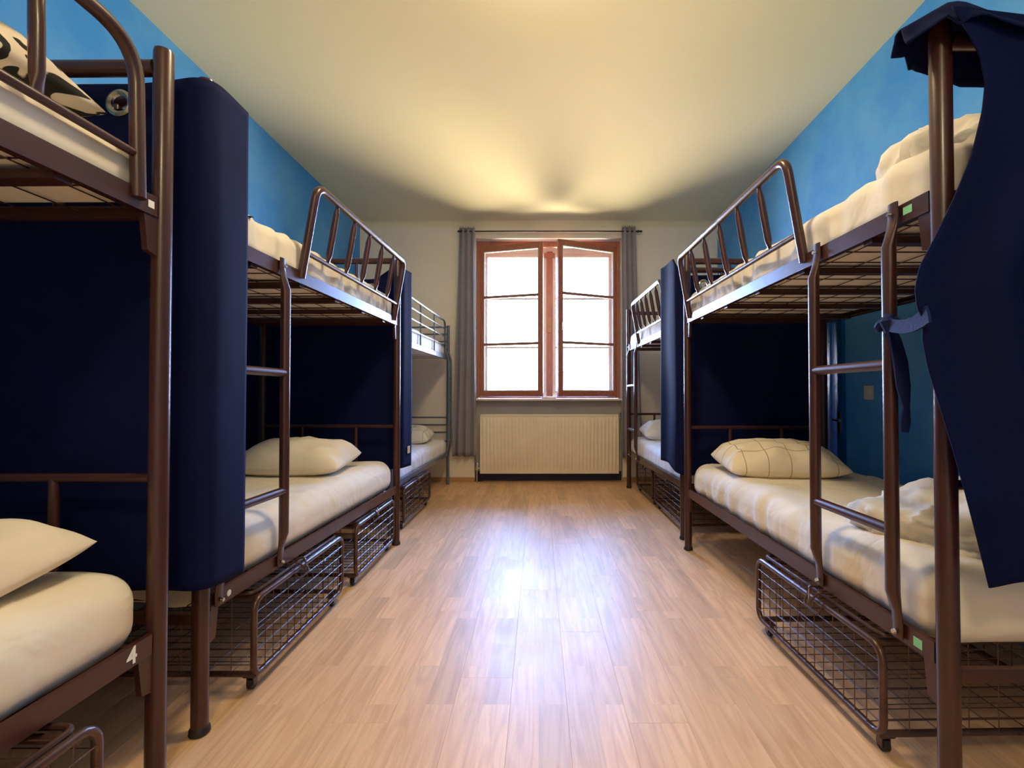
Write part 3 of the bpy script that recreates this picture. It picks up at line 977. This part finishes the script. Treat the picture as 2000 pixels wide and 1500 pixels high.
put_pillow(bedA, .385, 1.62, .608, .72, .46, .20, M['plaid'], 5.2, 'cream pillow with thin windowpane check on the right lower bunk', -.08, (.10, 0))
put_pillow(bedB, .36, 1.58, .60, .62, .42, .20, M['white_pillow'], 6.1, 'white pillow on the lower mattress of the far right bunk', -.05, (.12, 0))

# ---------------------------------------------------------------- duvets
def heap(a, b, h, m, seed, amp=.06, name='duvet', sub=5, pw=2.6):
    bm = bmesh.new()
    bmesh.ops.create_icosphere(bm, subdivisions=sub, radius=1.0)
    for v in bm.verts:
        p = v.co.normalized()
        k = (abs(p.x) ** pw + abs(p.y) ** pw + abs(p.z) ** pw) ** (-1 / pw)
        q = p * k
        n1 = noise.noise(p * 1.7 + Vector((seed, 0, 0)))
        n2 = ridge(p * 2.6 + Vector((0, seed, 1.5 * noise.noise(p * 2))))
        n3 = ridge(p * 5.5 + Vector((seed, seed, 2.0 * noise.noise(p * 3))))
        n2 = n2 * abs(n2); n3 = n3 * abs(n3)
        f = 1 + .22 * n1 + amp * 1.6 * (n2 - .3) + amp * .7 * (n3 - .3)
        z = q.z * h * f
        if z < 0: z = max(z * .3, -.0) if z > -.4 * h else 0.0
        v.co = Vector((q.x * a * f, q.y * b * f, max(0, z)))
    bmesh.ops.remove_doubles(bm, verts=bm.verts, dist=.0006)
    return obj(name, bm, m, soft=True)
def put_heap(bed, x, y, z, a, b, h, m, seed, label, rz=0, amp=.06, pw=2.6):
    o = heap(a, b, h, m, seed, amp, pw=pw)
    place(o, bed, x, y, z, rz)
    tag(o, label, 'duvet', 'duvets on the bunk beds')
    return o
put_heap(bedA, .44, .38, .607, .35, .27, .17, M['sheet'], 3.1, 'crumpled cream duvet heaped on the right lower bunk', .2, .06)
put_heap(bedA, .50, .305, 1.778, .42, .25, .20, M['sheet'], 9.3, 'crumpled cream duvet piled at the near end of the right upper bunk', .05, .05)
put_heap(bed2, -.46, .19, 1.770, .40, .13, .055, M['sheet'], 5.5, 'cream duvet folded across the near end of the middle left upper bunk', 0, .05)

# ---------------------------------------------------------------- navy privacy curtains
def sheet_path(pts, n):
    P = smooth_path([(x, y, 0) for x, y in pts], .06, 8)
    d = [0]
    for i in range(1, len(P)): d.append(d[-1] + (P[i] - P[i - 1]).length)
    out = []
    for k in range(n + 1):
        t = d[-1] * k / n
        i = max(j for j in range(len(d)) if d[j] <= t + 1e-9)
        if i == len(P) - 1: out.append((P[-1].x, P[-1].y, t)); continue
        f = (t - d[i]) / (d[i + 1] - d[i])
        q = P[i].lerp(P[i + 1], f)
        out.append((q.x, q.y, t))
    return out, d[-1]

def privacy(name, pts, ztop, zbot, label, seed, holes=(), amp=.012, label_at=None, grp='navy privacy curtains of the bunk beds', flare=0.0):
    """ztop, zbot: functions of the running length fraction; holes: list of (fraction, dz, r)"""
    path, T = sheet_path(pts, 110)
    c = Vector((pts[0][0] * .5 + pts[-1][0] * .5, pts[0][1] * .5 + pts[-1][1] * .5, 0))
    t = empty(name, (c.x, c.y, ztop(.5)))
    tag(t, label, 'curtain', grp)
    bm = bmesh.new()
    nv = 60
    G = []
    for j in range(nv + 1):
        v = j / nv
        rowv = []
        for i, (x, y, s_) in enumerate(path):
            f = s_ / T
            zt, zb = ztop(f), zbot(f)
            z = zt + (zb - zt) * v
            a, b = path[max(0, i - 1)], path[min(len(path) - 1, i + 1)]
            nx, ny = (b[1] - a[1]), -(b[0] - a[0])
            l = math.hypot(nx, ny) or 1
            w_ = amp * (math.sin(s_ * 17 + seed + .8 * noise.noise(Vector((s_ * 3, v * 2, seed)))) * .6 + noise.noise(Vector((s_ * 5, v * 2.2, seed))) * .9)
            w_ *= (.45 + .55 * v)
            w_ += flare * v * v * f
            rowv.append(bm.verts.new((x + nx / l * w_ - t.location.x, y + ny / l * w_ - t.location.y, z - t.location.z)))
        G.append(rowv)
    ring = []
    for j in range(nv):
        for i in range(len(path) - 1):
            f = (path[i][2] + path[i + 1][2]) / 2
            zc = (G[j][i].co.z + G[j + 1][i].co.z) / 2 + t.location.z
            if any(abs(f - hf * T) < hr and (f - hf * T) ** 2 + (zc - (ztop(hf) - hd)) ** 2 < (hr * .86) ** 2 for hf, hd, hr in holes): continue
            bm.faces.new((G[j][i], G[j][i + 1], G[j + 1][i + 1], G[j + 1][i]))
    o = obj('cloth', bm, M['navy'], t)
    md = o.modifiers.new('thickness', 'SOLIDIFY'); md.thickness = .004; md.offset = 0
    for hf, hd, hr in holes:
        k = min(range(len(path)), key=lambda i: abs(path[i][2] - hf * T))
        a, b = path[max(0, k - 1)], path[min(len(path) - 1, k + 1)]
        ang = math.atan2(b[1] - a[1], b[0] - a[0])
        bm = bmesh.new()
        nn = 28
        pr = [(-.0055, .004), (0, .0085), (.0055, .004), (.0055, -.004), (0, -.0085), (-.0055, -.004)]
        rings = [[bm.verts.new(((hr + q[0] * 1.5) * math.cos(2 * PI * i / nn), q[1], (hr + q[0] * 1.5) * math.sin(2 * PI * i / nn))) for q in pr] for i in range(nn)]
        for i in range(nn):
            for q in range(6): bm.faces.new((rings[i][q], rings[(i + 1) % nn][q], rings[(i + 1) % nn][(q + 1) % 6], rings[i][(q + 1) % 6]))
        bmesh.ops.recalc_face_normals(bm, faces=bm.faces)
        g = obj('grommet', bm, M['grommet'], t)
        jj = min(range(nv + 1), key=lambda j: abs(G[j][k].co.z - (ztop(hf) - hd - t.location.z)) if False else abs(j / nv * (ztop(hf) - zbot(hf)) - hd))
        hv = hd / (ztop(hf) - zbot(hf))
        s_ = path[k][2]
        w_ = amp * (math.sin(s_ * 17 + seed) * .6) * .45
        nx, ny = (b[1] - a[1]), -(b[0] - a[0]); l = math.hypot(nx, ny)
        g.location = (path[k][0] + nx / l * w_ - t.location.x, path[k][1] + ny / l * w_ - t.location.y, ztop(hf) - hd - t.location.z)
        g.rotation_euler = (0, 0, ang)
        g['label'] = 'metal grommet ring'
    return t

def ease(a, b, f0, f1):
    def g(f):
        t = min(1, max(0, (f - f0) / (f1 - f0))); t = t * t * (3 - 2 * t)
        return a + (b - a) * t
    return g
privA = privacy('privacy_curtain', [(-2.14, 1.455), (-1.22, 1.445), (-1.036, 1.46), (-1.034, 1.665)], ease(2.058, 2.10, .66, .92), lambda f: .50 - .03 * max(0, f - .75) * 4,
    'navy curtain wrapped round the post between the two nearest left bunks', 0.6, holes=[(.655, .060, .034), (.40, .060, .034), (.13, .060, .034)], amp=.007)
privB = privacy('privacy_curtain', [(-2.235, 3.535), (-1.16, 3.535), (-1.035, 3.545), (-1.005, 3.72)], ease(1.96, 2.055, .72, .86), lambda f: .535,
    'navy curtain with a small tan tag between the middle and the grey left bunks', 2.2, holes=[(.55, .07, .030), (.72, .07, .030)], amp=.008)
bm = bmesh.new(); box(bm, -.001, .001, -.022, .022, -.028, .028, .0008)
o = obj('tag', bm, M['tan_label'], privB, smooth=False); o.location = (-1.0085 - privB.location.x, 3.665 - privB.location.y, .665 - privB.location.z); o.rotation_euler = (0, 0, -.17); o['label'] = 'small square tan tag'
privC = privacy('privacy_curtain', [(2.09, 3.45), (1.14, 3.45), (1.030, 3.475), (1.002, 3.845)], ease(1.97, 2.12, .70, .80), ease(.50, .56, .7, .9),
    'navy curtain hanging between the two right bunks, blue lit by the window', 4.4, holes=[(.62, .07, .030), (.48, .07, .030), (.2, .07, .030)], amp=.012)

# near right curtain, pulled towards the ladder
YD = 1.165
edge_px = [(1862, 8), (1893, 60), (1915, 105), (1926, 160), (1920, 215), (1900, 300), (1870, 380), (1833, 465), (1809, 515), (1801, 560), (1806, 598), (1818, 622), (1814, 660), (1822, 720), (1840, 800), (1864, 905), (1892, 1025), (1919, 1142)]
EX = [((p - 1052) / 920 * YD, H0 + (768 - q) / 920 * YD) for p, q in edge_px]
def edge_x(z):
    for (xa, za), (xb, zb) in zip(EX, EX[1:]):
        if za >= z >= zb:
            t = (za - z) / (za - zb); return xa + (xb - xa) * t
    return EX[0][0] if z > EX[0][1] else EX[-1][0]
privD = empty('privacy_curtain', (1.5, YD, 2.05))
tag(privD, 'large dark navy curtain nearest on the right, tied to the ladder by a strap', 'curtain', 'navy privacy curtains of the bunk beds')
bm = bmesh.new()
nu, nv = 90, 90
G = []
zt0, zb0 = EX[0][1], EX[-1][1]
for j in range(nv + 1):
    v = j / nv
    z0 = zt0 + (zb0 - zt0) * v
    xe = edge_x(z0)
    rowv = []
    for i in range(nu + 1):
        u = i / nu
        x = xe + (2.045 - xe) * u
        tight = math.exp(-((z0 - 1.30) / .28) ** 2)
        fold = (.016 + .02 * tight * (1 - u)) * math.sin(u * 26 + 1.5 * noise.noise(Vector((u * 3, v * 3, 1)))) * min(1, u * 6) * min(1, v * 5)
        y = YD - .012 * u - .010 + fold * .8 + (.03 * tight * (1 - u) ** 3)
        z = z0 + (.022 * math.sin(u * 7) if j > nv - 2 else 0) - (.035 * min(1, u * 4) if v < .02 else 0)
        rowv.append(bm.verts.new((x - 1.5, y - YD, z - 2.05)))
    G.append(rowv)
for j in range(nv):
    for i in range(nu): bm.faces.new((G[j][i], G[j + 1][i], G[j + 1][i + 1], G[j][i + 1]))
o = obj('cloth', bm, M['navy'], privD)
md = o.modifiers.new('thickness', 'SOLIDIFY'); md.thickness = .004; md.offset = 0
# folded-over head draped on the post and the top bar
bm = bmesh.new()
nu, nv = 60, 22
G = []
for i in range(nu + 1):
    u = i / nu
    x = .955 + (2.045 - .955) * u
    du = abs(x - 1.075)
    rowv = []
    for j in range(nv + 1):
        v = j / nv * 2 - 1
        wid = .105 * (1 if u > .12 else (.25 + .75 * u / .12))
        y = 1.235 + v * wid + .006 * noise.noise(Vector((u * 8, v * 2, 3)))
        crest = 2.118 - (.55 * max(0, 1.062 - x) if x < 1.062 else .045 * min(1, max(0, (x - 1.09) / .12)))
        drop = .020 * (abs(v) ** 1.3) + .055 * max(0, abs(v) - .30) ** 1.1 * 2
        if x < 1.03: drop *= .55
        z = crest - drop + .006 * noise.noise(Vector((u * 9, v * 2, 8)))
        rowv.append(bm.verts.new((x - 1.5, y - YD, z - 2.05)))
    G.append(rowv)
for i in range(nu):
    for j in range(nv): bm.faces.new((G[i][j], G[i + 1][j], G[i + 1][j + 1], G[i][j + 1]))
o = obj('head_flap', bm, M['navy'], privD)
md = o.modifiers.new('thickness', 'SOLIDIFY'); md.thickness = .004; md.offset = 0
# tie strap
def band(pts, widths, th=.003, tw=None):
    bm = bmesh.new()
    pts = [Vector(p) for p in pts]
    L_, R_ = [], []
    rings = []
    for i, p in enumerate(pts):
        t = (pts[min(i + 1, len(pts) - 1)] - pts[max(0, i - 1)]).normalized()
        up = Vector(tw[i]) if tw else Vector((0, 0, 1))
        a = (up - t * up.dot(t)).normalized()
        n_ = t.cross(a)
        w_ = widths[i] / 2
        rings.append([bm.verts.new(p + a * w_ + n_ * th), bm.verts.new(p + n_ * th * 1.8), bm.verts.new(p - a * w_ + n_ * th), bm.verts.new(p - a * w_ - n_ * th), bm.verts.new(p + n_ * th * -.5), bm.verts.new(p + a * w_ - n_ * th)])
    for A, B in zip(rings, rings[1:]):
        for k in range(6): bm.faces.new((A[k], A[(k + 1) % 6], B[(k + 1) % 6], B[k]))
    bm.faces.new(rings[0][::-1]); bm.faces.new(rings[-1])
    bmesh.ops.recalc_face_normals(bm, faces=bm.faces)
    return bm
base = Vector((1.5, YD, 2.05))
bm = band([Vector(p) - base for p in [(.962, 1.160, 1.296), (.968, 1.19, 1.286), (.974, 1.22, 1.280), (.980, 1.25, 1.279), (.986, 1.28, 1.282), (.992, 1.31, 1.288), (.999, 1.34, 1.296), (1.006, 1.365, 1.304)]], [.046, .042, .039, .037, .036, .036, .037, .038])
st = obj('tie_strap', bm, M['navy_strap'], privD)
bm = bmesh.new()
ang = [(1.035 + .026 * math.cos(a * 2 * PI / 14), 1.385 + .026 * math.sin(a * 2 * PI / 14), 1.305 + .010 * math.sin(a * 4 * PI / 14)) for a in range(14)]
tube(bm, [Vector(p) - base for p in ang], .013, 8, closed=True)
tube(bm, [Vector(p) - base for p in [(1.012, 1.355, 1.325), (1.002, 1.350, 1.305), (1.010, 1.350, 1.278)]], [.012, .020, .013], 10)
obj('strap_knot', bm, M['navy_strap'], st)
tl = [(1.010, 1.352, 1.30), (1.020, 1.345, 1.25), (1.030, 1.340, 1.19), (1.036, 1.338, 1.12), (1.040, 1.335, 1.06), (1.038, 1.335, 1.02), (1.034, 1.335, .99)]
bm = band([Vector(p) - base for p in tl], [.045, .046, .040, .034, .026, .030, .022], .003, [(.8, .5, 0), (.9, .3, 0), (1, 0, 0), (1, -.3, 0), (.9, .3, 0), (1, .1, 0), (1, 0, 0)])
obj('strap_tail', bm, M['navy_strap'], st)

# ---------------------------------------------------------------- storage cages under the beds
def cage(x0, ya, yb, s, label, depth=.74, zb=.065, zt=.352, rot=0.0, lid_gap=.012, m='brown_worn', caster=True):
    """aisle face at x0, running ya..yb"""
    t = empty('storage_cage', (x0, ya, 0), rot)
    tag(t, label, 'storage cage', 'wire storage cages under the bunk beds')
    Ly = yb - ya
    mm = M[m]
    R = .0115
    def hoop(x, nm):
        bm = bmesh.new()
        c = .045
        P = []
        for cy, cz, a0 in ((Ly - c, zt - c, 0), (c, zt - c, PI / 2), (c, zb + c, PI), (Ly - c, zb + c, 3 * PI / 2)):
            for k in range(6):
                a = a0 + k / 5 * PI / 2
                P.append((x, cy + c * math.cos(a), cz + c * math.sin(a)))
        tube(bm, P, R, 10, closed=True)
        return obj(nm, bm, mm, t)
    hoop(0, 'front_hoop'); hoop(s * depth, 'back_hoop')
    for y, z in ((.02, zb), (Ly - .02, zb), (Ly - .045, zt - .006), (.045, zt - .006)):
        bm = bmesh.new(); tube(bm, [(-s * .004, y, z), (s * (depth + .004), y, z)], .0105, 10); obj('cross_tube', bm, mm, t)
    def panel(fn, na, nb, nm='wire_panel'):
        bm = bmesh.new()
        for i in range(1, na): wire(bm, fn(i / na, 0), fn(i / na, 1))
        for j in range(1, nb): wire(bm, fn(0, j / nb), fn(1, j / nb))
        o = obj(nm, bm, M['brown_worn'] if m == 'brown_worn' else M['wire'], t); o['kind'] = 'stuff'
    na = max(8, int(Ly / .052)); nd = int(depth / .085); nz = 6
    panel(lambda u, v: (-s * .006, .008 + (Ly - .016) * u, zb + (zt - zb) * v), na, nz)
    panel(lambda u, v: (s * depth, .008 + (Ly - .016) * u, zb + (zt - zb) * v), na // 2, 4)
    panel(lambda u, v: (s * depth * u, .016, zb + (zt - zb) * v), nd, nz)
    panel(lambda u, v: (s * depth * u, Ly - .016, zb + (zt - zb) * v), nd, nz)
    panel(lambda u, v: (s * depth * u, .01 + (Ly - .02) * v, zb + .008), nd, na)
    # lid
    lz = zt + lid_gap
    bm = bmesh.new()
    P = smooth_path([(s * (depth - .02), .03, lz - .004), (s * .018, .03, lz), (s * .018, Ly - .03, lz), (s * (depth - .02), Ly - .03, lz - .004)], .03, 5)
    tube(bm, P, .0075, 8)
    lid = obj('lid_frame', bm, mm, t)
    panel(lambda u, v: (s * (.018 + (depth - .04) * u), .03 + (Ly - .06) * v, lz + .006), nd, na, 'lid_wires')
    # latch
    bm = bmesh.new()
    yc = Ly * .42
    tube(bm, smooth_path([(-s * .002, yc - .05, lz - .01), (-s * .024, yc - .045, zt - .030), (-s * .024, yc + .045, zt - .030), (-s * .002, yc + .05, lz - .01)], .012, 4), .0042, 8)
    tube(bm, smooth_path([(s * .04, yc - .03, lz + .010), (-s * .012, yc - .03, lz + .022), (-s * .032, yc, zt - .010), (-s * .012, yc + .03, lz + .022), (s * .04, yc + .03, lz + .010)], .016, 4), .0042, 8)
    obj('latch', bm, M['steel'] if m == 'steel' else mm, t)
    if caster:
        for x in (s * .03, s * (depth - .03)):
            for y in (.04, Ly - .04):
                bm = bmesh.new()
                box(bm, x - .022, x + .022, y - .022, y + .022, zb - .016, zb - .009, .002)
                box(bm, x - .014, x - .010, y - .012, y + .012, .016, zb - .014); box(bm, x + .010, x + .014, y - .012, y + .012, .016, zb - .014)
                cst = obj('caster', bm, mm, t, smooth=False)
                bm = bmesh.new(); tube(bm, [(x - .009, y, .0205), (x + .009, y, .0205)], .020, 16)
                obj('wheel', bm, M['rubber'], cst)
    return t
cage(-1.005, .33, 1.085, -1, 'brown wire storage cage under the nearest left bunk', lid_gap=.010, depth=.72)
cage(-1.040, 1.735, 2.50, -1, 'worn wire storage cage pulled nearest under the middle left bunk', zt=.345)
cage(-1.035, 2.68, 3.36, -1, 'wire storage cage under the pillow end of the middle left bunk', zt=.345)
cage(-1.085, 3.80, 4.70, -1, 'wire storage cage under the blue grey bunk on the left', zt=.33, m='brown_worn')
cage(1.035, 1.43, 2.20, 1, 'brown wire storage cage standing under the nearest right bunk', zt=.335, lid_gap=.022, rot=.02)
cage(1.125, 3.70, 4.56, 1, 'wire storage cage nearer the curtain under the far right bunk', zt=.335)
cage(1.120, 4.64, 5.38, 1, 'wire storage cage at the window end under the far right bunk', zt=.335)

# ---------------------------------------------------------------- blue grey bunk bed, far left
gb = empty('bunk_bed', (-1.150, 3.66, 0), -math.atan2(.05, 2.06))
tag(gb, 'slim blue grey metal bunk bed at the window end of the left row', 'bunk bed', 'far left metal bunk')
GL, GW = 2.06, .95
gm = M['grey_metal']
ZU, ZL = 1.555, .395
for yy in (0, GL):
    for xx in (0, -GW):
        tube_obj('post', [(xx, yy, 0), (xx, yy, 1.925)], .019, gb, gm, 14)
    for z in (ZL - .01, .52, .63, .72, .81, ZU - .01, 1.64, 1.73, 1.82, 1.905):
        tube_obj('end_rung', [(-.018, yy, z), (-GW + .018, yy, z)], .010, gb, gm, 10)
for z in (ZU, ZL):
    for xx in (.002, -GW - .002):
        bm = bmesh.new(); box(bm, xx - .012, xx + .012, .019, GL - .019, z - .05, z, .004); obj('side_rail', bm, gm, gb, smooth=False)
    for k in range(14):
        yy = .1 + (GL - .2) * k / 13
        bm = bmesh.new(); box(bm, -.012, -GW + .012, yy - .014, yy + .014, z - .035, z - .022, .002); obj('bed_slat', bm, gm, gb, smooth=False)
g = empty('guard_rail'); g.parent = gb
bm = bmesh.new(); tube(bm, smooth_path([(.006, .30, ZU - .02), (.006, .30, 1.95), (.006, 1.86, 1.95), (.006, 1.86, ZU - .02)], .08, 7), .011, 12); obj('guard_hoop', bm, gm, g)
for z in (1.86, 1.765, 1.665): tube_obj('guard_bar', [(.006, .30, z), (.006, 1.86, z)], .008, g, gm, 8)
for yy in (.80, 1.33): tube_obj('guard_upright', [(.010, yy, ZU - .01), (.010, yy, 1.95)], .0075, g, gm, 8)
lad = empty('ladder'); lad.parent = gb
for yy in (1.90, 2.035):
    tube_obj('ladder_rail', smooth_path([(.012, yy, ZU + .03), (.040, yy, ZU - .05), (.045, yy, ZL + .12), (.014, yy, ZL - .03)], .06, 6), .012, lad, gm, 12)
for z in (1.29, 1.02, .76, .52): tube_obj('rung', [(.043, 1.90, z), (.043, 2.035, z)], .010, lad, gm, 10)
o = mattress(gb, GL, GW, -1, ZL, .185, M['white_sheet'], 'white sheeted lower mattress of the blue grey bunk', 11.2, .010, pucker=.012)
o = mattress(gb, GL, GW, -1, ZU, .185, M['white_sheet'], 'pale sheeted upper mattress of the blue grey bunk behind thin white bars', 12.9, .010, pucker=.004)
put_pillow(gb, -.40, 1.62, .545, .66, .42, .19, M['plaid_white'], 8.1, 'pale checked pillow on the lower mattress of the blue grey bunk', .05, (.12, 0))

# ---------------------------------------------------------------- right wall fittings behind the bunk
ang = math.atan2(.124, 3.313)
sw = empty('light_switch', (xr(3.05) - .001, 3.05, 1.105), -ang)
tag(sw, 'square cream light switch on the blue wall behind the right bunk', 'light switch')
bm = bmesh.new(); box(bm, -.010, 0, -.042, .042, -.045, .045, .003); obj('switch_plate', bm, M['white_plastic'], sw, smooth=False)
bm = bmesh.new(); box(bm, -.014, -.009, -.020, .020, -.026, .026, .002); obj('rocker', bm, M['white_plastic'], sw, smooth=False)
dr = empty('door_1', (xr(3.30), 3.30, 0), -ang); dr['kind'] = 'structure'
bm = bmesh.new(); box(bm, -.012, -.001, .08, .95, 0.0, 2.05, .003); obj('door_leaf', bm, M['door_blue'], dr, smooth=False)
bm = bmesh.new(); box(bm, -.024, -.001, .0, .078, 0, 2.12, .004); box(bm, -.024, -.001, .952, 1.03, 0, 2.12, .004); box(bm, -.024, -.001, .078, .952, 2.052, 2.12, .004)
obj('door_frame', bm, M['door_blue'], dr, smooth=False)
bm = bmesh.new()
box(bm, -.030, -.0245, .02, .055, .82, .97, .002)
tube(bm, smooth_path([(-.028, .037, .915), (-.075, .037, .915), (-.075, -.05, .912)], .015, 4), .009, 10)
obj('door_handle', bm, M['steel'], dr)
